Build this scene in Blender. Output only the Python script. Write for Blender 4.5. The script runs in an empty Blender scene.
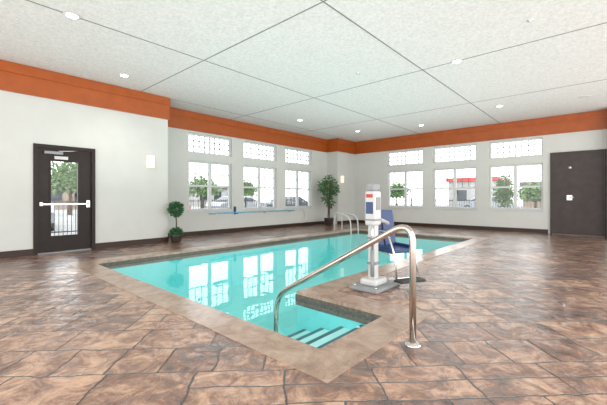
import bpy, math, random
from mathutils import Vector, Matrix
random.seed(7)
scene = bpy.context.scene
COL = scene.collection
H = 1.15; CEIL = 3.77; BAND = 3.20

# ------------------------------------------------------------------ materials
def new_mat(name):
    m = bpy.data.materials.new(name); m.use_nodes = True
    nt = m.node_tree
    for n in list(nt.nodes):
        nt.nodes.remove(n)
    out = nt.nodes.new('ShaderNodeOutputMaterial')
    return m, nt, out

def pmat(name, color, rough=0.5, metal=0.0, var=0.06, scale=20.0, bump=0.0, bscale=60.0, bdist=0.002,
         emit=None, estr=0.0, coat=0.0, spec=0.5):
    m, nt, out = new_mat(name)
    b = nt.nodes.new('ShaderNodeBsdfPrincipled')
    nt.links.new(b.outputs[0], out.inputs[0])
    tc = nt.nodes.new('ShaderNodeTexCoord')
    no = nt.nodes.new('ShaderNodeTexNoise'); no.inputs['Scale'].default_value = scale
    no.inputs['Detail'].default_value = 4
    nt.links.new(tc.outputs['Object'], no.inputs['Vector'])
    r = nt.nodes.new('ShaderNodeValToRGB')
    c = color
    r.color_ramp.elements[0].position = 0.3; r.color_ramp.elements[1].position = 0.7
    r.color_ramp.elements[0].color = (c[0]*(1-var), c[1]*(1-var), c[2]*(1-var), 1)
    r.color_ramp.elements[1].color = (min(1, c[0]*(1+var)), min(1, c[1]*(1+var)), min(1, c[2]*(1+var)), 1)
    nt.links.new(no.outputs['Fac'], r.inputs['Fac'])
    nt.links.new(r.outputs['Color'], b.inputs['Base Color'])
    b.inputs['Roughness'].default_value = rough
    b.inputs['Metallic'].default_value = metal
    b.inputs['Specular IOR Level'].default_value = spec
    if coat: b.inputs['Coat Weight'].default_value = coat
    if bump:
        n2 = nt.nodes.new('ShaderNodeTexNoise'); n2.inputs['Scale'].default_value = bscale
        n2.inputs['Detail'].default_value = 6
        nt.links.new(tc.outputs['Object'], n2.inputs['Vector'])
        bp = nt.nodes.new('ShaderNodeBump'); bp.inputs['Strength'].default_value = bump
        bp.inputs['Distance'].default_value = bdist
        nt.links.new(n2.outputs['Fac'], bp.inputs['Height'])
        nt.links.new(bp.outputs[0], b.inputs['Normal'])
    if emit:
        b.inputs['Emission Color'].default_value = (*emit, 1)
        b.inputs['Emission Strength'].default_value = estr
    return m

def stone_mat(name, c1, c2, c3, mortar, rot=45, bw=0.62, rh=0.40, ms=0.010, bump=0.6, tone=0.26, crough=0.07, nscale=5.0, squash=0.6, dist=0.06, coat=1.0, split=False, cior=1.7, bdist=0.016):
    m, nt, out = new_mat(name)
    L = nt.links.new; N = nt.nodes.new
    b = N('ShaderNodeBsdfPrincipled'); L(b.outputs[0], out.inputs[0])
    tc = N('ShaderNodeTexCoord')
    mp = N('ShaderNodeMapping'); mp.inputs['Rotation'].default_value = (0, 0, math.radians(rot))
    L(tc.outputs['Object'], mp.inputs['Vector'])
    dn = N('ShaderNodeTexNoise'); dn.inputs['Scale'].default_value = 3.0; dn.inputs['Detail'].default_value = 6
    dn.inputs['Roughness'].default_value = 0.6
    L(mp.outputs[0], dn.inputs['Vector'])
    sub = N('ShaderNodeVectorMath'); sub.operation = 'SUBTRACT'; sub.inputs[1].default_value = (0.5, 0.5, 0.5)
    L(dn.outputs['Color'], sub.inputs[0])
    sc = N('ShaderNodeVectorMath'); sc.operation = 'SCALE'; sc.inputs['Scale'].default_value = dist
    L(sub.outputs[0], sc.inputs[0])
    add = N('ShaderNodeVectorMath'); add.operation = 'ADD'
    L(mp.outputs[0], add.inputs[0]); L(sc.outputs[0], add.inputs[1])
    def brick(w, h, o, sq, fr):
        br = N('ShaderNodeTexBrick')
        br.offset = o; br.squash = sq; br.squash_frequency = fr; br.offset_frequency = 2
        br.inputs['Scale'].default_value = 1.0
        br.inputs['Brick Width'].default_value = w; br.inputs['Row Height'].default_value = h
        br.inputs['Mortar Size'].default_value = ms; br.inputs['Mortar Smooth'].default_value = 0.5
        br.inputs['Bias'].default_value = 0.0
        br.inputs['Color1'].default_value = (0, 0, 0, 1); br.inputs['Color2'].default_value = (1, 1, 1, 1)
        br.inputs['Mortar'].default_value = (0.5, 0.5, 0.5, 1)
        L(add.outputs[0], br.inputs['Vector'])
        return br
    br = brick(bw, rh, 0.4, squash, 3)
    fac = br.outputs['Fac']
    if split:
        br2 = brick(bw*2.0, rh*0.5, 0.5, 1.0, 1)
        br3 = brick(bw*2.0, rh*2.0, 0.5, 1.0, 1)
        s3 = N('ShaderNodeRGBToBW'); L(br3.outputs['Color'], s3.inputs[0])
        gt = N('ShaderNodeMath'); gt.operation = 'GREATER_THAN'; gt.inputs[1].default_value = 0.55; L(s3.outputs[0], gt.inputs[0])
        mu = N('ShaderNodeMath'); mu.operation = 'MULTIPLY'; L(gt.outputs[0], mu.inputs[0]); L(br2.outputs['Fac'], mu.inputs[1])
        mxx = N('ShaderNodeMath'); mxx.operation = 'MAXIMUM'; L(mu.outputs[0], mxx.inputs[0]); L(fac, mxx.inputs[1])
        fac = mxx.outputs[0]
    n1 = N('ShaderNodeTexNoise'); n1.inputs['Scale'].default_value = nscale; n1.inputs['Detail'].default_value = 10
    n1.inputs['Roughness'].default_value = 0.74; n1.inputs['Distortion'].default_value = 0.9
    L(tc.outputs['Object'], n1.inputs['Vector'])
    sep = N('ShaderNodeRGBToBW'); L(br.outputs['Color'], sep.inputs[0])
    m1 = N('ShaderNodeMath'); m1.operation = 'MULTIPLY_ADD'; m1.inputs[1].default_value = tone; m1.inputs[2].default_value = -tone/2
    L(sep.outputs[0], m1.inputs[0])
    m2 = N('ShaderNodeMath'); m2.operation = 'ADD'; L(m1.outputs[0], m2.inputs[0]); L(n1.outputs['Fac'], m2.inputs[1])
    cr = N('ShaderNodeValToRGB')
    e = cr.color_ramp.elements
    e[0].position = 0.36; e[0].color = (*c1, 1)
    e[1].position = 0.66; e[1].color = (*c3, 1)
    k = e.new(0.50); k.color = (*c2, 1)
    L(m2.outputs[0], cr.inputs['Fac'])
    mx = N('ShaderNodeMix'); mx.data_type = 'RGBA'
    L(fac, mx.inputs['Factor'])
    L(cr.outputs['Color'], mx.inputs['A']); mx.inputs['B'].default_value = (*mortar, 1)
    L(mx.outputs['Result'], b.inputs['Base Color'])
    b.inputs['Roughness'].default_value = 0.40
    b.inputs['Coat Weight'].default_value = coat; b.inputs['Coat IOR'].default_value = cior
    n2 = N('ShaderNodeTexNoise'); n2.inputs['Scale'].default_value = 2.2; n2.inputs['Detail'].default_value = 6
    L(tc.outputs['Object'], n2.inputs['Vector'])
    mr = N('ShaderNodeMapRange'); mr.inputs['From Min'].default_value = 0.38; mr.inputs['From Max'].default_value = 0.66
    mr.inputs['To Min'].default_value = crough; mr.inputs['To Max'].default_value = crough*2.6
    L(n2.outputs['Fac'], mr.inputs['Value']); L(mr.outputs[0], b.inputs['Coat Roughness'])
    n3 = N('ShaderNodeTexNoise'); n3.inputs['Scale'].default_value = 6; n3.inputs['Detail'].default_value = 7
    n3.inputs['Roughness'].default_value = 0.56; n3.inputs['Distortion'].default_value = 1.4
    L(tc.outputs['Object'], n3.inputs['Vector'])
    m4 = N('ShaderNodeMath'); m4.operation = 'MULTIPLY_ADD'; m4.inputs[1].default_value = -0.8
    L(fac, m4.inputs[0]); L(n3.outputs['Fac'], m4.inputs[2])
    bp = N('ShaderNodeBump'); bp.inputs['Strength'].default_value = bump; bp.inputs['Distance'].default_value = bdist
    L(m4.outputs[0], bp.inputs['Height']); L(bp.outputs[0], b.inputs['Normal']); L(bp.outputs[0], b.inputs['Coat Normal'])
    return m

def glass_mat(name, tint=(0.97, 0.99, 0.99)):
    m, nt, out = new_mat(name)
    L = nt.links.new; N = nt.nodes.new
    t = N('ShaderNodeBsdfTransparent'); t.inputs[0].default_value = (*tint, 1)
    g = N('ShaderNodeBsdfGlossy'); g.inputs['Roughness'].default_value = 0.02
    f = N('ShaderNodeFresnel'); f.inputs['IOR'].default_value = 1.3
    mx = N('ShaderNodeMixShader'); L(f.outputs[0], mx.inputs[0]); L(t.outputs[0], mx.inputs[1]); L(g.outputs[0], mx.inputs[2])
    L(mx.outputs[0], out.inputs[0])
    return m

def water_mat():
    m, nt, out = new_mat('pool_water')
    L = nt.links.new; N = nt.nodes.new
    t = N('ShaderNodeBsdfTransparent'); t.inputs[0].default_value = (0.84, 1.0, 0.99, 1)
    g = N('ShaderNodeBsdfGlossy'); g.inputs['Roughness'].default_value = 0.01
    tc = N('ShaderNodeTexCoord')
    no = N('ShaderNodeTexNoise'); no.inputs['Scale'].default_value = 2.0; no.inputs['Detail'].default_value = 2
    L(tc.outputs['Object'], no.inputs['Vector'])
    bp = N('ShaderNodeBump'); bp.inputs['Strength'].default_value = 0.2; bp.inputs['Distance'].default_value = 0.015
    L(no.outputs['Fac'], bp.inputs['Height'])
    f = N('ShaderNodeFresnel'); f.inputs['IOR'].default_value = 1.45
    L(bp.outputs[0], f.inputs['Normal']); L(bp.outputs[0], g.inputs['Normal'])
    ge = N('ShaderNodeNewGeometry')
    inv = N('ShaderNodeMath'); inv.operation = 'SUBTRACT'; inv.inputs[0].default_value = 1.0; L(ge.outputs['Backfacing'], inv.inputs[1])
    mu = N('ShaderNodeMath'); mu.operation = 'MULTIPLY'; L(f.outputs[0], mu.inputs[0]); L(inv.outputs[0], mu.inputs[1])
    mx = N('ShaderNodeMixShader'); L(mu.outputs[0], mx.inputs[0]); L(t.outputs[0], mx.inputs[1]); L(g.outputs[0], mx.inputs[2])
    L(mx.outputs[0], out.inputs[0])
    return m

M = {}
M['wall'] = pmat('wall_paint', (0.55, 0.56, 0.535), 0.7, var=0.02, scale=3, bump=0.15, bscale=150)
M['ceil'] = pmat('ceiling_texture', (0.62, 0.625, 0.61), 0.9, var=0.11, scale=24, bump=0.7, bscale=55, bdist=0.008)
M['joint'] = pmat('ceiling_joint', (0.20, 0.20, 0.195), 0.8)
M['orange'] = pmat('orange_paint', (0.35, 0.075, 0.009), 0.35, var=0.10, scale=5)
M['base'] = pmat('dark_baseboard', (0.035, 0.018, 0.012), 0.4, spec=0.3)
M['floor'] = stone_mat('stamped_concrete', (0.045, 0.015, 0.007), (0.205, 0.082, 0.040), (0.55, 0.32, 0.19), (0.016, 0.006, 0.004), tone=0.16, bw=0.58, rh=0.38, nscale=5.0, bump=1.0, split=True, ms=0.008, dist=0.085, crough=0.05, cior=1.9, bdist=0.024)
M['coping'] = stone_mat('coping_concrete', (0.22, 0.13, 0.085), (0.35, 0.235, 0.165), (0.47, 0.34, 0.255), (0.16, 0.09, 0.06), rot=0, bw=30, rh=30, ms=0.0, crough=0.10, bump=0.3, tone=0.0, coat=0.7)
M['basin'] = pmat('pool_plaster', (0.22, 0.80, 0.81), 0.6, var=0.03, scale=6)
M['step'] = pmat('pool_step_plaster', (0.60, 0.93, 0.92), 0.6, var=0.03)
M['riser'] = pmat('pool_step_riser', (0.20, 0.66, 0.70), 0.6, var=0.03)
M['nosing'] = pmat('step_nosing_tile', (0.02, 0.14, 0.19), 0.3)
M['tile'] = pmat('waterline_tile', (0.11, 0.085, 0.07), 0.25, var=0.4, scale=30)
M['water'] = water_mat()
M['frame'] = pmat('window_vinyl', (0.58, 0.60, 0.60), 0.4, var=0.02)
M['muntin'] = pmat('window_muntin', (0.10, 0.11, 0.115), 0.4, var=0.02)
M['glass'] = glass_mat('window_glass')
M['brown'] = pmat('dark_brown_door', (0.018, 0.011, 0.009), 0.4, var=0.15, scale=8, spec=0.25)
M['brown2'] = pmat('brown_panel', (0.050, 0.038, 0.035), 0.45, var=0.15, scale=5, spec=0.3)
M['steel'] = pmat('stainless_steel', (0.72, 0.70, 0.68), 0.16, 1.0, var=0.03)
M['rail'] = pmat('brushed_rail_steel', (0.56, 0.48, 0.42), 0.14, 1.0, var=0.05)
M['alu'] = pmat('aluminium', (0.7, 0.7, 0.72), 0.35, 1.0)
M['white'] = pmat('white_plastic', (0.55, 0.55, 0.54), 0.35, var=0.02)
M['grey'] = pmat('grey_powder_coat', (0.24, 0.25, 0.26), 0.4)
M['black'] = pmat('black_rubber', (0.02, 0.02, 0.022), 0.5)
M['blue'] = pmat('blue_seat_plastic', (0.012, 0.04, 0.14), 0.35)
M['lblue'] = pmat('light_blue_pole', (0.10, 0.42, 0.62), 0.35)
M['red'] = pmat('red_paint', (0.45, 0.035, 0.03), 0.4)
M['lamp'] = pmat('lamp_lens', (1, 1, 1), 0.4, emit=(1, 0.95, 0.86), estr=9)
M['sconce'] = pmat('sconce_glass', (0.9, 0.80, 0.66), 0.4, emit=(1, 0.82, 0.58), estr=0.5)
M['pot'] = pmat('dark_ceramic_pot', (0.03, 0.025, 0.022), 0.3)
M['leaf'] = pmat('leaf_green', (0.045, 0.13, 0.035), 0.5, var=0.6, scale=9)
M['leaf2'] = pmat('topiary_green', (0.03, 0.14, 0.045), 0.5, var=0.5, scale=14)
M['tree'] = pmat('tree_green', (0.13, 0.21, 0.08), 0.7, var=0.5, scale=2)
M['bark'] = pmat('bark', (0.10, 0.06, 0.035), 0.8, var=0.3, scale=30)
M['ground'] = pmat('concrete_pavement', (0.27, 0.265, 0.25), 0.9, var=0.15, scale=1.0)
M['iron'] = pmat('black_iron', (0.03, 0.03, 0.03), 0.4)
M['tyre'] = pmat('tyre', (0.02, 0.02, 0.02), 0.8)
M['carwin'] = pmat('car_glass', (0.03, 0.04, 0.05), 0.05)
M['bldg'] = pmat('stucco', (0.26, 0.20, 0.15), 0.8, var=0.05)
M['bldg2'] = pmat('pale_siding', (0.34, 0.33, 0.32), 0.8, var=0.03)
M['roof'] = pmat('roof_shingle', (0.12, 0.10, 0.095), 0.9, var=0.3)

# ------------------------------------------------------------------ mesh builder
class MB:
    def __init__(s):
        s.v = []; s.f = []; s.m = []; s.mats = []; s.sm = []
    def mi(s, mat):
        if mat not in s.mats: s.mats.append(mat)
        return s.mats.index(mat)
    def raw(s, vs, fs, mat, smooth=False, mtx=None):
        o = len(s.v)
        for p in vs:
            p = Vector(p)
            if mtx is not None: p = mtx @ p
            s.v.append(tuple(p))
        k = s.mi(mat)
        for f in fs:
            s.f.append(tuple(i+o for i in f)); s.m.append(k); s.sm.append(smooth)
        return s
    def box(s, a, b, mat, bev=0.0, mtx=None):
        x0, y0, z0 = a; x1, y1, z1 = b
        if bev <= 0:
            vs = [(x0,y0,z0),(x1,y0,z0),(x1,y1,z0),(x0,y1,z0),(x0,y0,z1),(x1,y0,z1),(x1,y1,z1),(x0,y1,z1)]
            fs = [(0,3,2,1),(4,5,6,7),(0,1,5,4),(1,2,6,5),(2,3,7,6),(3,0,4,7)]
            return s.raw(vs, fs, mat, False, mtx)
        import bmesh
        bm = bmesh.new(); bmesh.ops.create_cube(bm, size=1)
        for q in bm.verts:
            q.co = Vector(((x0+x1)/2+q.co.x*(x1-x0), (y0+y1)/2+q.co.y*(y1-y0), (z0+z1)/2+q.co.z*(z1-z0)))
        bmesh.ops.bevel(bm, geom=bm.edges[:], offset=bev, segments=3, profile=0.5, affect='EDGES')
        bm.verts.index_update()
        vs = [tuple(q.co) for q in bm.verts]; fs = [tuple(q.index for q in f.verts) for f in bm.faces]
        bm.free()
        return s.raw(vs, fs, mat, False, mtx)
    def lathe(s, prof, mat, c=(0,0,0), n=28, smooth=True, mtx=None):
        vs = []; fs = []
        for (r, z) in prof:
            for i in range(n):
                a = 2*math.pi*i/n
                vs.append((c[0]+r*math.cos(a), c[1]+r*math.sin(a), c[2]+z))
        for j in range(len(prof)-1):
            for i in range(n):
                k = (i+1) % n
                fs.append((j*n+i, j*n+k, (j+1)*n+k, (j+1)*n+i))
        fs.append(tuple(range(n-1, -1, -1)))
        fs.append(tuple((len(prof)-1)*n+i for i in range(n)))
        return s.raw(vs, fs, mat, smooth, mtx)
    def tube(s, pts, r, mat, n=14, closed=False):
        pts = [Vector(p) for p in pts]
        vs = []; fs = []
        up = None
        K = len(pts)
        for i, p in enumerate(pts):
            if closed: d = pts[(i+1) % K]-pts[i-1]
            elif i == 0: d = pts[1]-pts[0]
            elif i == K-1: d = pts[-1]-pts[-2]
            else: d = (pts[i+1]-pts[i]).normalized()+(pts[i]-pts[i-1]).normalized()
            d.normalize()
            if up is None:
                up = Vector((0, 0, 1)) if abs(d.z) < 0.9 else Vector((1, 0, 0))
            a = d.cross(up).normalized(); up = a.cross(d).normalized()
            rr = r[i] if isinstance(r, (list, tuple)) else r
            for k in range(n):
                t = 2*math.pi*k/n
                vs.append(tuple(p+a*math.cos(t)*rr+up*math.sin(t)*rr))
        R = K if closed else K-1
        for i in range(R):
            j = (i+1) % K
            for k in range(n):
                l = (k+1) % n
                fs.append((i*n+k, i*n+l, j*n+l, j*n+k))
        if not closed:
            fs.append(tuple(range(n-1, -1, -1))); fs.append(tuple((K-1)*n+k for k in range(n)))
        return s.raw(vs, fs, mat, True)
    def leaves(s, n, fn, size, mat, droop=0.0, asp=0.45):
        for _ in range(n):
            p, out = fn()
            d = Vector((random.gauss(0, 1), random.gauss(0, 1), random.gauss(0, 1))).normalized()
            d = (d*0.6+Vector(out)).normalized(); d.z -= droop; d.normalize()
            w = d.cross(Vector((random.gauss(0, 1), random.gauss(0, 1), random.gauss(0, 1)))).normalized()
            L = size*random.uniform(0.7, 1.3); W = L*asp
            p = Vector(p)
            nn = d.cross(w)*L*0.12
            s.raw([p, p+d*L*0.45+w*W*0.5+nn, p+d*L-nn, p+d*L*0.45-w*W*0.5+nn], [(0, 1, 2, 3)], mat, False)
        return s
    def obj(s, name, parent=None, loc=None, rotz=0.0):
        me = bpy.data.meshes.new(name)
        me.from_pydata(s.v, [], s.f)
        for m in s.mats: me.materials.append(m)
        for p, k, sm in zip(me.polygons, s.m, s.sm):
            p.material_index = k; p.use_smooth = sm
        me.update()
        o = bpy.data.objects.new(name, me); COL.objects.link(o)
        if parent: o.parent = parent
        if loc: o.location = loc
        if rotz: o.rotation_euler = (0, 0, rotz)
        return o

def tag(o, label=None, cat=None, group=None, kind=None):
    if label: o['label'] = label
    if cat: o['category'] = cat
    if group: o['group'] = group
    if kind: o['kind'] = kind
    return o
def empty(name, loc, label, cat, rotz=0.0, group=None, kind=None):
    e = bpy.data.objects.new(name, None); e.empty_display_size = 0.1
    COL.objects.link(e); e.location = loc; e.rotation_euler = (0, 0, rotz)
    return tag(e, label, cat, group, kind)
def struct(o, label, cat): return tag(o, label, cat, None, 'structure')

def copy_thing(src, loc, rotz=None, label=None):
    n = src.copy(); COL.objects.link(n); n.location = loc
    if rotz is not None: n.rotation_euler = (0, 0, rotz)
    if label: n['label'] = label
    for c in list(src.children):
        d = c.copy(); COL.objects.link(d); d.parent = n
        for g in list(c.children):
            h = g.copy(); COL.objects.link(h); h.parent = d
    return n

def fillet(pts, r, n=8):
    pts = [Vector(p) for p in pts]; out = [pts[0]]
    for i in range(1, len(pts)-1):
        a, b, c = pts[i-1], pts[i], pts[i+1]
        d1 = (a-b).normalized(); d2 = (c-b).normalized()
        rr = r[i-1] if isinstance(r, (list, tuple)) else r
        p0 = b+d1*rr; p1 = b+d2*rr
        for k in range(n+1):
            t = k/n
            out.append(p0*(1-t)**2+b*2*t*(1-t)+p1*t*t)
    out.append(pts[-1]); return out

# ------------------------------------------------------------------ room dimensions
YD = 8.60; YW = 9.45; XS = 4.26
XC, YC = 12.12, 8.86
XB = 13.5
XMIN, YMIN = -3.5, -3.0
T = 0.22
PX0, PX1, PY0, PY1 = 2.00, 10.5, 2.85, 6.80
AX1, AY0 = 3.05, 1.63
C = 0.33

def cells(xs, ys, inside):
    r = []
    for i in range(len(xs)-1):
        for j in range(len(ys)-1):
            cx = (xs[i]+xs[i+1])/2; cy = (ys[j]+ys[j+1])/2
            if inside(cx, cy): r.append((xs[i], xs[i+1], ys[j], ys[j+1]))
    return r
def in_outer(x, y):
    return (PX0-C < x < PX1+C and PY0-C < y < PY1+C) or (PX0-C < x < AX1+C and AY0-C < y < PY0)
def in_inner(x, y):
    return (PX0 < x < PX1 and PY0 < y < PY1) or (PX0 < x < AX1 and AY0 < y < PY0+0.01)
def in_room(x, y):
    if x > XB+T or x < XMIN-T or y < YMIN-T: return False
    if x < XS: return y < YD+T
    return y < YW+T

b = MB()
xs = sorted({XMIN, PX0-C, AX1+C, PX1+C, XS, XB})
ys = sorted({YMIN, AY0-C, PY0-C, PY1+C, YD, YW})
for (x0, x1, y0, y1) in cells(xs, ys, lambda x, y: not in_outer(x, y) and (y < YD or x > XS)):
    b.box((x0, y0, -0.12), (x1, y1, 0), M['floor'])
struct(b.obj('floor'), 'wet glossy brown stamped concrete pool deck', 'floor')

b = MB(); b.box((XMIN, YMIN, CEIL), (XB+T, YW+T, CEIL+0.15), M['ceil'])
struct(b.obj('ceiling'), 'light grey textured panel ceiling', 'ceiling')
n = 1
def joint(a, c):
    global n
    b = MB(); b.box(a, c, M['joint']); struct(b.obj('trim_%d' % n), 'thin dark joint line between ceiling panels', 'ceiling trim'); n += 1
for X in (0.3, 3.55, 6.80, 10.05):
    joint((X-0.010, YMIN, CEIL-0.004), (X+0.010, YD if X < XS else YW, CEIL+0.001))
for Y in (-0.07, 2.83, 5.73):
    joint((XMIN, Y-0.010, CEIL-0.005), (XB, Y+0.010, CEIL+0.001))
joint((XS, 8.60-0.01, CEIL-0.005), (XC, 8.60+0.01, CEIL+0.001))

# ---- walls with openings
WZ = (0.76, 2.30, 2.54, 3.14)
winW = [(5.34, 6.92), (7.42, 9.00), (9.48, 11.06)]
winB = [(1.60, 3.18), (3.61, 5.19), (5.61, 7.19)]
def wall(name, a0, a1, holes, mk, label):
    us = sorted({a0, a1, *[h[0] for h in holes], *[h[1] for h in holes]})
    zs = sorted({0, CEIL, *[h[2] for h in holes], *[h[3] for h in holes]})
    b = MB()
    for (u0, u1, z0, z1) in cells(us, zs, lambda u, z: not any(h[0] < u < h[1] and h[2] < z < h[3] for h in holes)):
        p, q = mk(u0, z0), mk(u1, z1)
        b.box(tuple(min(p[0][i], q[0][i]) for i in range(3)), tuple(max(p[1][i], q[1][i]) for i in range(3)), M['wall'])
    return struct(b.obj(name), label, 'wall')
DX0, DX1, DZ = 1.455, 2.56, 2.25
wall('wall_door', XMIN, XS, [(DX0, DX1, 0, DZ)], lambda u, z: ((u, YD, z), (u, YD+T, z)), 'pale grey painted wall with a glazed door')
holes = [(a, c, WZ[0], WZ[1]) for a, c in winW]+[(a, c, WZ[2], WZ[3]) for a, c in winW]
wall('wall_windows', XS, XB+T, holes, lambda u, z: ((u, YW, z), (u, YW+T, z)), 'pale grey painted wall with three tall windows')
holes = [(a, c, WZ[0], WZ[1]) for a, c in winB]+[(a, c, WZ[2], WZ[3]) for a, c in winB]
wall('wall_back', YMIN, YW, holes, lambda u, z: ((XB, u, z), (XB+T, u, z)), 'pale grey painted wall with three tall windows')
b = MB(); b.box((XS-T, YD+T, 0), (XS, YW+T, CEIL), M['wall']); struct(b.obj('wall_return'), 'short pale grey return wall', 'wall')
b = MB(); b.box((XC, YC, 0), (XB, YW, CEIL), M['wall']); struct(b.obj('wall_pier'), 'pale grey corner pier', 'wall')
b = MB(); b.box((XB-0.35, YMIN, 0), (XB, 0.02, CEIL), M['wall']); struct(b.obj('wall_end'), 'pale grey wall return beside dark doors', 'wall')

# ---- orange band
def band(a, c, nrm):
    global n
    x0, y0 = a; x1, y1 = c
    b = MB()
    for (z0, z1, d) in ((BAND, BAND+0.035, 0.05), (BAND+0.035, CEIL-0.2, 0.03), (CEIL-0.2, CEIL-0.005, 0.06)):
        p = [min(x0, x1), min(y0, y1)]; q = [max(x0, x1), max(y0, y1)]
        if nrm[0] < 0: p[0] = x0-d; q[0] = x0
        if nrm[0] > 0: p[0] = x0; q[0] = x0+d
        if nrm[1] < 0: p[1] = y0-d; q[1] = y0
        b.box((p[0], p[1], z0), (q[0], q[1], z1), M['orange'])
    struct(b.obj('trim_%d' % n), 'burnt orange painted band below the ceiling', 'wall trim'); n += 1
band((XMIN, YD), (XS, YD), (0, -1))
band((XS, YD-0.03), (XS, YW), (1, 0))
band((XS+0.06, YW), (XC-0.06, YW), (0, -1))
band((XC, YC-0.06), (XC, YW), (-1, 0))
band((XC, YC), (XB-0.06, YC), (0, -1))
band((XB, 0.02), (XB, YC), (-1, 0))
band((XB-0.35, YMIN), (XB-0.35, 0.02), (-1, 0))

def bb(name, a, c):
    b = MB(); b.box((a[0], a[1], 0), (c[0], c[1], 0.13), M['base']); struct(b.obj(name), 'dark brown baseboard', 'baseboard')
bb('baseboard_door', (DX1+0.0, YD-0.02), (XS, YD))
bb('baseboard_entry', (XMIN, YD-0.02), (DX0, YD))
bb('baseboard_return', (XS, YD), (XS+0.02, YW))
bb('baseboard_windows', (XS+0.02, YW-0.02), (XC, YW))
bb('baseboard_pier', (XC-0.02, YC-0.02), (XB, YC))
bb('baseboard_back', (XB-0.02, 1.46), (XB, YC-0.02))

# ---- windows
def window(idx, loc, rotz, w=1.58):
    b = MB(); F = M['frame']
    def rect(z0, z1, t, y0, y1, mat):
        b.box((0, y0, z0), (t, y1, z1), mat); b.box((w-t, y0, z0), (w, y1, z1), mat)
        b.box((t, y0, z0), (w-t, y1, z0+t), mat); b.box((t, y0, z1-t), (w-t, y1, z1), mat)
    z0, z1, z2, z3 = WZ
    rect(z0, z1, 0.055, 0.08, 0.16, F)
    b.box((w/2-0.05, 0.08, z0+0.055), (w/2+0.05, 0.16, z1-0.055), F)
    zm = (z0+z1)/2
    b.box((0.055, 0.085, zm-0.03), (w/2-0.05, 0.155, zm+0.03), F)
    b.box((w/2+0.05, 0.085, zm-0.03), (w-0.055, 0.155, zm+0.03), F)
    for s0 in (0.055, w/2+0.05):
        sw = w/2-0.105
        for k in (1, 2):
            b.box((s0+sw*k/3-0.010, 0.11, zm+0.03), (s0+sw*k/3+0.010, 0.13, z1-0.055), M['muntin'])
        b.box((s0, 0.11, (zm+z1)/2-0.02), (s0+sw, 0.13, (zm+z1)/2), M['muntin'])
    rect(z2, z3, 0.045, 0.08, 0.16, F)
    b.box((w/2-0.02, 0.09, z2+0.045), (w/2+0.02, 0.15, z3-0.045), F)
    for k in range(1, 8):
        if k == 4: continue
        x = 0.045+(w-0.09)*k/8
        b.box((x-0.014, 0.11, z2+0.045), (x+0.014, 0.13, z3-0.045), M['muntin'])
    for k in (1, 2):
        z = z2+0.045+(z3-z2-0.09)*k/3
        b.box((0.045, 0.108, z-0.013), (w-0.045, 0.132, z+0.013), M['muntin'])
    b.box((-0.03, -0.03, z0-0.03), (w+0.03, 0.08, z0), F)
    o = b.obj('window_%d' % idx, None, loc, rotz)
    struct(o, 'tall white framed window with gridded transom above', 'window')
    g = MB(); g.box((0.05, 0.117, z0+0.05), (w-0.05, 0.121, z1-0.05), M['glass'])
    g.box((0.04, 0.117, z2+0.04), (w-0.04, 0.121, z3-0.04), M['glass'])
    g.obj('glass_pane', o)
k = 1
for a, c in winW:
    window(k, (a, YW, 0), 0); k += 1
for a, c in winB:
    window(k, (XB, c, 0), -math.pi/2); k += 1

# ---- entrance door
b = MB(); w = DX1-DX0
t = 0.07
b.box((0, -0.03, 0), (t, 0.14, DZ), M['brown']); b.box((w-t, -0.03, 0), (w, 0.14, DZ), M['brown'])
b.box((t, -0.03, DZ-t), (w-t, 0.14, DZ), M['brown']); b.box((t, 0.0, 0), (w-t, 0.14, 0.02), M['grey'])
d1 = struct(b.obj('door_1', None, (DX0, YD, 0)), 'dark brown exterior door with tall glass panel and push bar', 'door')
b = MB()
gx0, gx1, gz0, gz1 = 0.30, 0.78, 0.36, 1.92
x0, x1, z0, z1 = t+0.004, w-t-0.004, 0.025, DZ-t-0.005
b.box((x0, 0.03, z0), (gx0, 0.075, z1), M['brown']); b.box((gx1, 0.03, z0), (x1, 0.075, z1), M['brown'])
b.box((gx0, 0.03, z0), (gx1, 0.075, gz0), M['brown']); b.box((gx0, 0.03, gz1), (gx1, 0.075, z1), M['brown'])
for (a, c) in (((gx0-0.03, 0.018, gz0-0.03), (gx0, 0.03, gz1+0.03)), ((gx1, 0.018, gz0-0.03), (gx1+0.03, 0.03, gz1+0.03)),
               ((gx0, 0.018, gz0-0.03), (gx1, 0.03, gz0)), ((gx0, 0.018, gz1), (gx1, 0.03, gz1+0.03))):
    b.box(a, c, M['brown'])
leaf = b.obj('door_leaf', d1)
b = MB(); b.box((gx0, 0.048, gz0), (gx1, 0.054, gz1), M['glass']); b.obj('glass_pane', leaf)
b = MB(); b.box((x0+0.03, -0.03, 1.0), (x1-0.04, 0.0, 1.04), M['steel'], 0.008)
b.box((x0+0.03, -0.005, 0.99), (x0+0.08, 0.03, 1.06), M['steel']); b.box((x1-0.10, -0.03, 0.94), (x1-0.03, 0.03, 1.10), M['steel'], 0.006)
b.obj('push_bar', leaf)
b = MB(); b.box((0.18, -0.04, 2.06), (0.50, 0.03, 2.12), M['grey'], 0.008); b.tube([(0.42, -0.03, 2.13), (0.62, -0.10, 2.14), (0.78, -0.02, 2.17)], 0.009, M['alu'], 8)
b.obj('door_closer', leaf)
b = MB(); b.box((0.36, 0.024, 1.965), (0.60, 0.031, 2.03), M['white']); b.obj('door_notice', leaf)

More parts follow.
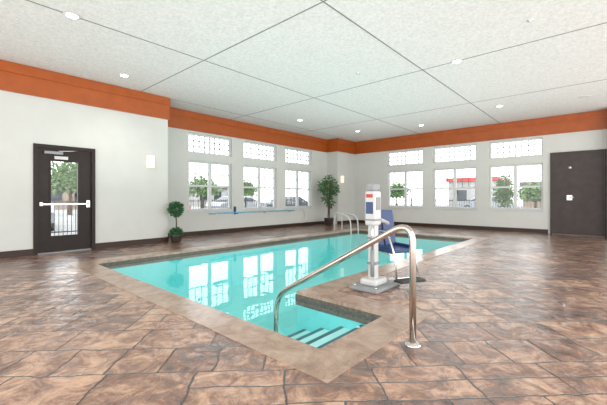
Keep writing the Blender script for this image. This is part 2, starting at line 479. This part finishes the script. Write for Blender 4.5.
# ---- dark storage door
b = MB()
yw0, yw1, dz = 0.04, 1.40, 2.60
b.box((-0.05, 0, 0), (0, 0.05, dz), M['brown2']); b.box((-0.05, yw1-yw0-0.05, 0), (0, yw1-yw0, dz), M['brown2'])
b.box((-0.05, 0.05, dz-0.05), (0, yw1-yw0-0.05, dz), M['brown2'])
d2 = struct(b.obj('door_2', None, (XB, yw0, 0)), 'tall plain dark grey-brown flush door', 'door')
b = MB(); b.box((-0.045, 0.053, 0.012), (-0.002, yw1-yw0-0.053, dz-0.053), M['brown2']); leaf2 = b.obj('door_leaf', d2)
b = MB(); b.box((-0.062, 0.80, 1.08), (-0.045, 0.94, 1.24), M['alu'], 0.004); b.tube([(-0.06, 0.87, 1.17), (-0.10, 0.87, 1.17), (-0.10, 0.76, 1.17)], 0.010, M['steel'], 10); b.obj('handle', leaf2)
b = MB(); b.lathe([(0.045, 0), (0.045, 0.015)], M['alu'], n=20, mtx=Matrix.Translation((-0.045, 0.86, 2.10)) @ Matrix.Rotation(-math.pi/2, 4, 'Y')); b.obj('round_bolt', leaf2)

# ---- pool
pool = empty('swimming_pool', (PX0, AY0, 0), 'turquoise indoor pool with stone coping and corner entry steps', 'swimming pool')
off = Vector((-PX0, -AY0, 0))
def pobj(b, name, par=None):
    b.v = [tuple(Vector(v)+off) for v in b.v]
    return b.obj(name, par or pool)
b = MB()
xs = sorted({PX0-C, PX0, AX1, AX1+C, PX1, PX1+C}); ys = sorted({AY0-C, AY0, PY0-C, PY0, PY1, PY1+C})
for (x0, x1, y0, y1) in cells(xs, ys, lambda x, y: in_outer(x, y) and not in_inner(x, y)):
    b.box((x0, y0, -0.06), (x1, y1, 0.006), M['coping'])
pobj(b, 'coping')
D = -1.0
b = MB()
for (x0, x1, y0, y1) in cells(xs, ys, lambda x, y: in_outer(x, y) and not in_inner(x, y)):
    b.box((x0, y0, D-0.1), (x1, y1, -0.06), M['basin'])
b.box((PX0, PY0, D-0.1), (PX1, PY1, D), M['basin']); b.box((PX0, AY0, D-0.1), (AX1, PY0, D), M['basin'])
pobj(b, 'basin')
b = MB()
tt = 0.012
def tb(a, c): b.box((a[0], a[1], -0.155), (c[0], c[1], -0.03), M['tile'])
tb((PX0, AY0), (PX0+tt, PY1)); tb((PX0+tt, PY1-tt), (PX1-tt, PY1)); tb((PX1-tt, PY0), (PX1, PY1)); tb((AX1, PY0), (PX1-tt, PY0+tt))
tb((AX1-tt, AY0), (AX1, PY0+tt)); tb((PX0+tt, AY0), (AX1-tt, AY0+tt))
pobj(b, 'waterline_tile')
WL = -0.07
for i in range(4):
    b = MB(); y0 = AY0+tt+i*0.27; zt = -0.17-0.085*i
    b.box((PX0+tt, y0, D), (AX1-tt, y0+0.268, zt-0.03), M['riser']); b.box((PX0+tt, y0, zt-0.03), (AX1-tt, y0+0.27, zt), M['step'])
    st = pobj(b, 'step')
    b = MB(); b.box((PX0+tt, y0+0.225, zt), (AX1-tt, y0+0.272, zt+0.004), M['nosing']); pobj(b, 'nosing', st)
b = MB()
for (x0, x1, y0, y1) in ((PX0+tt, AX1-tt, AY0+tt, PY0+tt), (PX0+tt, PX1-tt, PY0+tt, PY1-tt)):
    b.raw([(x0, y0, WL), (x1, y0, WL), (x1, y1, WL), (x0, y1, WL)], [(0, 1, 2, 3)], M['water'])
pobj(b, 'water')

# ---- stair handrail
hr = empty('handrail', (2.55, 1.14, 0), 'curved polished metal handrail leading down the pool steps', 'handrail')
pts = fillet([(0, 0, 0.0), (0, 0.0, 0.98), (0, 1.54, 0.10), (0, 1.56, -0.60)], [0.20, 0.20], 12)
b = MB(); b.tube(pts, 0.026, M['rail'], 20); b.obj('rail', hr)
b = MB(); b.lathe([(0.062, 0.0), (0.062, 0.008), (0.045, 0.02), (0.026, 0.024)], M['steel'], n=32); b.obj('flange', hr)

def grab(loc):
    e = empty('grab_rail', loc, 'white curved grab rail at the pool edge', 'grab rail', group='pool edge grab rails')
    p = fillet([(0, 0.42, 0), (0, 0.42, 0.66), (0, -0.25, 0.50), (0, -0.32, -0.85)], [0.2, 0.25], 8)
    b = MB(); b.tube(p, 0.02, M['white'], 12); b.obj('rail', e)
    b = MB(); b.lathe([(0.055, 0), (0.055, 0.01), (0.03, 0.02)], M['steel'], c=(0, 0.42, 0), n=20); b.obj('flange', e)
    return e
g1 = grab((9.75, 6.84, 0.006)); g2 = copy_thing(g1, (10.2, 6.84, 0.006))

# ---- pool lift
LX, LY = 3.91, 2.25
lift = empty('pool_lift', (LX, LY, 0), 'white and grey pool lift with dark blue seat beside pool', 'pool lift')
b = MB(); b.box((-0.32, -0.20, 0.0), (0.30, 0.20, 0.045), M['grey'], 0.012); b.box((-0.20, -0.12, 0.045), (0.10, 0.12, 0.13), M['white'], 0.03)
for sx in (-0.26, 0.24):
    for sy in (-0.15, 0.15):
        b.lathe([(0.02, 0.045), (0.02, 0.06)], M['steel'], c=(sx, sy, 0), n=12)
b.obj('base', lift)
b = MB(); b.box((-0.11, -0.05, 0.12), (-0.01, 0.05, 0.92), M['white'], 0.012)
for z in (0.30, 0.62): b.box((-0.12, -0.06, z), (0.0, 0.06, z+0.035), M['grey'], 0.006)
b.obj('mast', lift)
b = MB(); b.tube([(-0.135, -0.03, 0.16), (-0.135, -0.03, 0.5)], 0.024, M['grey'], 14); b.tube([(-0.135, -0.03, 0.5), (-0.135, -0.03, 0.86)], 0.014, M['steel'], 12); b.obj('actuator', lift)
b = MB(); b.box((-0.15, -0.075, 0.80), (0.02, 0.075, 1.24), M['white'], 0.025)
b.box((-0.152, -0.078, 0.86), (0.022, 0.078, 0.885), M['grey'])
con = b.obj('control_housing', lift)
b = MB(); b.box((-0.14, -0.06, 1.238), (0.01, 0.06, 1.33), M['grey'], 0.02); b.obj('battery', con)
b = MB(); b.box((-0.158, -0.05, 0.95), (-0.149, 0.05, 1.10), M['blue']); b.obj('label_panel', con)
b = MB(); b.box((-0.157, -0.045, 1.155), (-0.149, 0.045, 1.20), M['red']); b.obj('warning_sticker', con)
b = MB(); b.box((-0.12, -0.083, 1.00), (-0.02, -0.074, 1.16), M['grey']); b.obj('keypad', con)
b = MB(); b.tube([(-0.05, 0, 0.90), (0.14, 0.02, 0.86), (0.38, 0.03, 0.80)], 0.028, M['white'], 14); b.obj('arm', lift)
S = Matrix.Translation((0.36, -0.06, 0)) @ Matrix.Rotation(math.radians(-25), 4, 'Z')
def sp(p): return tuple(S @ Vector(p))
b = MB()
b.box((-0.20, -0.22, 0.43), (0.20, 0.20, 0.48), M['blue'], 0.02, S)
b.box((-0.205, -0.20, 0.47), (-0.165, 0.18, 0.52), M['blue'], 0.012, S); b.box((0.165, -0.20, 0.47), (0.205, 0.18, 0.52), M['blue'], 0.012, S)
b.obj('seat', lift)
b = MB(); b.box((-0.20, 0.0, 0.0), (0.20, 0.035, 0.52), M['blue'], 0.016, S @ Matrix.Translation((0, 0.17, 0.47)) @ Matrix.Rotation(math.radians(-10), 4, 'X')); b.obj('backrest', lift)
b = MB()
for sx in (-0.17, 0.17):
    b.tube([sp(q) for q in fillet([(sx, 0.22, 0.72), (sx, -0.10, 0.70), (sx, -0.24, 0.44), (sx, -0.30, 0.12)], [0.06, 0.08], 6)], 0.013, M['steel'], 10)
    b.tube([sp((sx, 0.2, 0.42)), sp((sx, -0.22, 0.42))], 0.013, M['steel'], 10)
b.tube([sp((-0.17, -0.30, 0.13)), sp((0.17, -0.30, 0.13))], 0.013, M['steel'], 10)
b.tube([sp((0, 0.18, 0.45)), sp((-0.02, 0.22, 0.80)), (0.36, 0.03, 0.80)], 0.02, M['steel'], 10)
b.obj('seat_frame', lift)
b = MB(); b.box((-0.19, -0.42, 0.085), (0.19, -0.26, 0.115), M['black'], 0.01, S); b.obj('footrest', lift)

# ---- plants
def ell(c, r, hollow=0.55):
    def f():
        d = Vector((random.gauss(0, 1), random.gauss(0, 1), random.gauss(0, 1))).normalized()
        s = random.uniform(hollow, 1.0)
        return (Vector((c[0]+d.x*r[0]*s, c[1]+d.y*r[1]*s, c[2]+d.z*r[2]*s)), d)
    return f
e = empty('topiary', (4.36, 8.36, 0), 'small green double ball topiary in dark pot by wall', 'potted plant')
b = MB(); b.lathe([(0.10, 0), (0.12, 0.03), (0.15, 0.17), (0.16, 0.20), (0.145, 0.21), (0.13, 0.18)], M['pot']); b.obj('pot', e)
b = MB(); b.tube([(0, 0, 0.17), (0.012, 0, 0.5), (-0.01, 0, 0.85)], 0.016, M['bark'], 10); b.obj('stem', e)
b = MB(); b.leaves(600, ell((0, 0, 0.27), (0.15, 0.15, 0.10), 0.4), 0.055, M['leaf2']); b.leaves(1000, ell((0, 0, 0.86), (0.18, 0.18, 0.18), 0.4), 0.06, M['leaf2']); b.obj('foliage', e)

e = empty('potted_tree', (11.35, 8.75, 0), 'tall leafy artificial tree in dark pot near corner', 'potted plant')
b = MB(); b.lathe([(0.15, 0), (0.17, 0.03), (0.20, 0.26), (0.22, 0.30), (0.20, 0.31), (0.18, 0.28)], M['pot']); b.obj('pot', e)
b = MB()
for a in range(3):
    t = a*2.1; b.tube([(0.04*math.cos(t), 0.04*math.sin(t), 0.25), (0.03*math.cos(t+1), 0.03*math.sin(t+1), 0.8), (0.08*math.cos(t+2), 0.08*math.sin(t+2), 1.4), (0.22*math.cos(t+2), 0.22*math.sin(t+2), 1.85)], 0.02, M['bark'], 8)
b.obj('trunk', e)
b = MB()
for (c, r, q) in (((0, 0, 1.85), (0.24, 0.24, 0.22), 150), ((0.22, -0.1, 1.55), (0.20, 0.20, 0.26), 150), ((-0.22, 0.1, 1.6), (0.20, 0.20, 0.24), 150),
                  ((0.02, 0, 1.4), (0.22, 0.22, 0.3), 130), ((-0.14, 0, 1.12), (0.18, 0.18, 0.2), 80), ((0.16, 0.05, 1.0), (0.16, 0.16, 0.22), 70)):
    b.leaves(q, ell(c, r, 0.2), 0.15, M['leaf'], droop=0.5, asp=0.32)
b.obj('foliage', e)

# ---- rescue pole
e = empty('rescue_pole', (5.96, YW-0.115, 0.66), 'light blue rescue pole with metal hook on wall brackets', 'rescue pole')
b = MB(); b.tube([(0, 0, 0), (3.9, 0, 0)], 0.018, M['lblue'], 12); b.obj('pole', e)
b = MB(); b.tube(fillet([(3.9, 0, 0), (4.45, 0, 0.0), (4.62, 0, -0.28), (4.50, 0, -0.50), (4.32, 0, -0.52)], 0.12, 6), 0.014, M['alu'], 10); b.obj('hook', e)
for x in (0.25, 1.15, 2.4, 3.7):
    b = MB(); b.box((x-0.02, -0.022, -0.05), (x+0.02, 0.113, -0.018), M['alu']); b.box((x-0.025, 0.10, -0.08), (x+0.025, 0.113, 0.04), M['alu']); b.obj('bracket', e)
e = empty('reaching_hook', (7.02, YW-0.05, 0.60), 'short blue hanging hook on wall', 'pool tool')
b = MB(); b.box((-0.03, -0.02, 0.0), (0.03, 0.05, 0.26), M['blue'], 0.01); b.obj('grip', e)

# ---- sconces
def sconce(loc, lab):
    e = empty('wall_sconce', loc, lab, 'wall lamp', group='wall sconces')
    b = MB(); b.box((-0.06, -0.02, -0.15), (0.06, 0.0, 0.15), M['alu'], 0.004); b.obj('back_plate', e)
    b = MB(); vs = []; fs = []; nn = 12
    for z in (-0.15, 0.15):
        for i in range(nn+1):
            a = math.pi*i/nn
            vs.append((0.10*math.cos(a), -0.02-0.085*math.sin(a), z))
    for i in range(nn): fs.append((i, i+1, nn+2+i, nn+1+i))
    fs.append(tuple(range(nn, -1, -1))); fs.append(tuple(range(nn+1, 2*nn+2)))
    b.raw(vs, fs, M['sconce'], False); b.obj('lamp_shade', e)
    return e
s1 = sconce((3.80, YD, 2.06), 'half round frosted wall lamp on grey wall')
copy_thing(s1, (12.42, YC, 1.98), label='half round frosted wall lamp on corner pier')

# ---- ceiling fixtures
def dl(loc):
    e = empty('ceiling_light', loc, 'round white recessed ceiling light', 'ceiling light', group='recessed ceiling lights')
    b = MB(); b.lathe([(0.105, 0.0), (0.105, -0.012), (0.078, -0.016), (0.075, -0.006)], M['white'], n=32); b.obj('trim_ring', e)
    b = MB(); b.lathe([(0.074, -0.004), (0.07, -0.018), (0.03, -0.024)], M['lamp'], n=28); b.obj('lens', e)
    return e
L0 = dl((1.41, 5.72, CEIL))
DLS = ((2.84, 7.68), (6.80, 2.16), (10.9, 2.3), (8.4, 7.7), (11.3, 7.3), (11.9, 5.0), (1.5, -1.0), (-1.8, 2.5))
for p in DLS:
    copy_thing(L0, (p[0], p[1], CEIL))
def spr(loc):
    e = empty('fire_sprinkler', loc, 'small white pendant fire sprinkler', 'sprinkler', group='ceiling fire sprinklers')
    b = MB(); b.lathe([(0.045, 0.004), (0.042, -0.008), (0.012, -0.012), (0.012, -0.035), (0.022, -0.037), (0.022, -0.04)], M['alu'], n=20); b.obj('sprinkler_head', e)
    return e
s0 = spr((6.07, 3.91, CEIL))
for p in ((5.95, 0.86), (8.9, 5.0)): copy_thing(s0, (p[0], p[1], CEIL))
e = empty('ceiling_speaker', (11.4, 0.45, CEIL), 'round white flush ceiling speaker', 'speaker')
b = MB(); b.lathe([(0.12, 0), (0.12, -0.008), (0.10, -0.012)], M['white'], n=32); b.obj('grille', e)

# ------------------------------------------------------------------ exterior
b = MB()
xs = [-30, XMIN-T, XS, XB+T, 70]; ys = [-40, YMIN-T, YD+T, YW+T, 70]
for (x0, x1, y0, y1) in cells(xs, ys, lambda x, y: not in_room(x, y) and not (x < XMIN or y < YMIN)):
    b.box((x0, y0, -0.4), (x1, y1, -0.15), M['ground'])
o = b.obj('ground'); tag(o, 'pale concrete paving and parking area outside', 'ground', None, 'structure')
def fence(loc, rot=0):
    b = MB()
    for z in (0.15, 1.15): b.box((0, -0.015, z), (2.36, 0.015, z+0.035), M['iron'])
    for i in range(19): b.box((0.10+i*0.12-0.008, -0.008, 0.05), (0.10+i*0.12+0.008, 0.008, 1.25), M['iron'])
    b.box((-0.03, -0.03, 0), (0.03, 0.03, 1.35), M['iron'])
    o = b.obj('fence_panel', None, loc, rot)
    return tag(o, 'black iron railing fence panel outside windows', 'fence', 'iron railing fence')
f0 = fence((-1.2, 13.6, -0.15))
for i in range(1, 9):
    f = f0.copy(); COL.objects.link(f); f.location = (-1.2+2.4*i, 13.6, -0.15)
for i in range(0, 6):
    f = f0.copy(); COL.objects.link(f); f.location = (18.6, 13.2-2.4*i, -0.15); f.rotation_euler = (0, 0, -math.pi/2)
def car(loc, rot, paint, lab):
    e = empty('car', loc, lab, 'car', rot)
    prof = [(-2.2, 0.35), (-2.25, 0.75), (-2.0, 0.95), (-1.5, 1.02), (-0.85, 1.42), (0.65, 1.45), (1.35, 1.02), (2.05, 0.92), (2.25, 0.65), (2.25, 0.35)]
    b = MB(); vs = []
    for y in (-0.88, 0.88):
        for (x, z) in prof:
            vs.append((x, y*(0.80 if z > 1.1 else 1.0), z))
    K = len(prof); fs = [tuple(range(K)), tuple(range(2*K-1, K-1, -1))]+[(i, K+i, K+(i+1) % K, (i+1) % K) for i in range(K)]
    b.raw(vs, fs, paint); b.obj('body', e)
    for q in ([(-1.3, -0.885, 1.04), (1.15, -0.885, 1.04), (0.6, -0.73, 1.38), (-0.8, -0.73, 1.36)],
              [(-1.3, 0.885, 1.04), (1.15, 0.885, 1.04), (0.6, 0.73, 1.38), (-0.8, 0.73, 1.36)],
              [(1.36, -0.75, 1.04), (1.36, 0.75, 1.04), (0.72, 0.66, 1.42), (0.72, -0.66, 1.42)],
              [(-1.48, -0.75, 1.05), (-1.48, 0.75, 1.05), (-0.92, 0.66, 1.40), (-0.92, -0.66, 1.40)]):
        b = MB(); b.raw(q, [(0, 1, 2, 3)], M['carwin']); b.obj('car_window', e)
    for x in (-1.4, 1.4):
        for y in (-0.80, 0.80):
            b = MB(); mt = Matrix.Translation((x, y, 0.33)) @ Matrix.Rotation(math.pi/2, 4, 'X')
            b.lathe([(0.22, -0.11), (0.33, -0.10), (0.33, 0.10), (0.22, 0.11)], M['tyre'], n=20, mtx=mt)
            b.lathe([(0.2, -0.12), (0.2, 0.12)], M['alu'], n=14, mtx=mt); b.obj('wheel', e)
G = -0.15
silver = pmat('silver_car_paint', (0.3, 0.31, 0.33), 0.25, 0.4); dark = pmat('dark_car_paint', (0.06, 0.07, 0.09), 0.2)
car((8.5, 19.5, G), 0.1, M['red'], 'red parked car beyond fence')
car((15.5, 20.5, G), 0.05, silver, 'silver parked car beyond fence')
car((21.5, 21.0, G), 0.0, dark, 'dark parked car beyond fence')
car((2.8, 18.0, G), 1.4, silver, 'silver parked car near entrance')
car((34.0, 8.2, G), 1.55, silver, 'silver parked car beyond railing')
car((31.5, 1.0, G), 1.5, dark, 'dark parked car beyond railing')
def tree(loc, h, r, lab):
    e = empty('tree', loc, lab, 'tree')
    b = MB(); b.tube([(0, 0, 0), (0.05, 0, h*0.3), (0, 0.05, h*0.6)], [0.16*h/4, 0.12*h/4, 0.06*h/4], M['bark'], 10)
    b.tube([(0.03, 0, h*0.35), (r*0.4, 0.1, h*0.6)], [0.07*h/4, 0.03*h/4], M['bark'], 8); b.tube([(0.03, 0, h*0.35), (-r*0.4, -0.1, h*0.6)], [0.07*h/4, 0.03*h/4], M['bark'], 8)
    b.obj('trunk', e)
    b = MB(); ls = 0.32*min(1, r/1.5)
    for k in range(5):
        a = k*1.256
        b.leaves(200, ell((r*0.4*math.cos(a), r*0.4*math.sin(a), h*0.62), (r*0.6, r*0.6, h*0.22), 0.2), ls, M['tree'], asp=0.7)
    b.leaves(280, ell((0, 0, h*0.8), (r*0.6, r*0.6, h*0.2), 0.2), ls, M['tree'], asp=0.7)
    b.obj('crown', e)
tree((7.5, 31, G), 4.4, 2.2, 'leafy green tree beyond parking area')
tree((14.5, 32, G), 3.6, 2.2, 'leafy green tree beyond parked cars')
tree((22, 36, G), 3.8, 2.4, 'leafy green tree beside pale building')
tree((3.4, 24, G), 3.2, 1.6, 'young green tree seen beyond entrance')
tree((30, 38, G), 3.8, 2.2, 'round green street tree')
tree((17.0, 3.4, G), 2.35, 0.5, 'small bright green tree just outside window')
tree((44, 22.0, G), 3.4, 2.1, 'green tree beside red fronted building')
tree((44, 1.0, G), 3.6, 2.2, 'green tree across street')
tree((42, 5.6, G), 2.8, 1.9, 'low rounded green tree across street')
tree((42, 26.5, G), 3.2, 2.0, 'low rounded green tree near corner')
def building(loc, sx, sy, h, mat, trim, lab, side):
    e = empty('building', loc, lab, 'building')
    b = MB(); b.box((0, 0, 0), (sx, sy, h), mat); b.obj('facade', e)
    b = MB(); b.box((-0.3, -0.3, h), (sx+0.3, sy+0.3, h+0.5), trim); b.obj('roof', e)
    if side == 'y':
        for i in range(int(sx/2.6)):
            b = MB(); b.box((1+i*2.6, -0.04, 1.0), (2.4+i*2.6, 0.02, 2.4), M['carwin']); b.obj('building_window', e)
    else:
        for i in range(int(sy/2.6)):
            b = MB(); b.box((-0.04, 1+i*2.6, 1.0), (0.02, 2.4+i*2.6, 2.4), M['carwin']); b.obj('building_window', e)
building((8, 46, G), 14, 8, 3.0, M['bldg'], M['roof'], 'low tan building behind trees', 'y')
building((28, 48, G), 12, 8, 2.8, M['bldg2'], M['roof'], 'low pale building across parking area', 'y')
building((50, 11.0, G), 8, 6, 3.6, M['bldg2'], M['red'], 'pale building with red roof fascia', 'x')
building((50, -6, G), 8, 14, 2.8, M['bldg'], M['roof'], 'low tan building across street', 'x')

# ------------------------------------------------------------------ light
w = bpy.data.worlds.new('world'); scene.world = w; w.use_nodes = True
nt = w.node_tree; bg = nt.nodes['Background']
tc = nt.nodes.new('ShaderNodeTexCoord'); sx = nt.nodes.new('ShaderNodeSeparateXYZ'); cr = nt.nodes.new('ShaderNodeValToRGB')
nt.links.new(tc.outputs['Generated'], sx.inputs[0]); nt.links.new(sx.outputs['Z'], cr.inputs['Fac'])
cr.color_ramp.elements[0].color = (1.0, 0.985, 0.96, 1); cr.color_ramp.elements[1].color = (0.86, 0.91, 1.0, 1)
nt.links.new(cr.outputs['Color'], bg.inputs['Color']); bg.inputs['Strength'].default_value = 4.0

def area(name, loc, rot, sx, sy, power, col=(1, 1, 1)):
    l = bpy.data.lights.new(name, 'AREA'); l.shape = 'RECTANGLE'; l.size = sx; l.size_y = sy; l.energy = power; l.color = col
    o = bpy.data.objects.new(name, l); COL.objects.link(o); o.location = loc; o.rotation_euler = rot; return o
area('ceiling_fill', (6.4, 4.0, 1.3), (math.pi, 0, 0), 11.5, 7.5, 205, (1.0, 0.985, 0.96))  # added fill lamp without a fixture, brightens the ceiling for even bounce
area('ceiling_fill_near', (0.0, 2.0, 1.0), (math.pi, 0, 0), 5, 7, 10, (1.0, 0.985, 0.96))  # second added fill, also no fixture, lifts the ceiling near the camera
sl = bpy.data.lights.new('downlight_bulb', 'SPOT'); sl.energy = 55; sl.spot_size = math.radians(120); sl.spot_blend = 0.8; sl.shadow_soft_size = 0.07; sl.color = (1, 0.93, 0.82)
for p in ((1.41, 5.72),)+DLS[:6]:
    o = bpy.data.objects.new('downlight_bulb', sl); COL.objects.link(o); o.location = (p[0], p[1], CEIL-0.05)

# ------------------------------------------------------------------ camera
cam = bpy.data.cameras.new('camera'); co = bpy.data.objects.new('camera', cam); COL.objects.link(co)
co.location = (0, 0, H); co.rotation_euler = (math.pi/2, 0, math.radians(41.9-90))
cam.sensor_width = 36; cam.lens = 340/607*36; cam.shift_y = -4.5/607; cam.clip_start = 0.05
scene.camera = co
scene.view_settings.view_transform = 'Standard'
scene.view_settings.exposure = 0.0
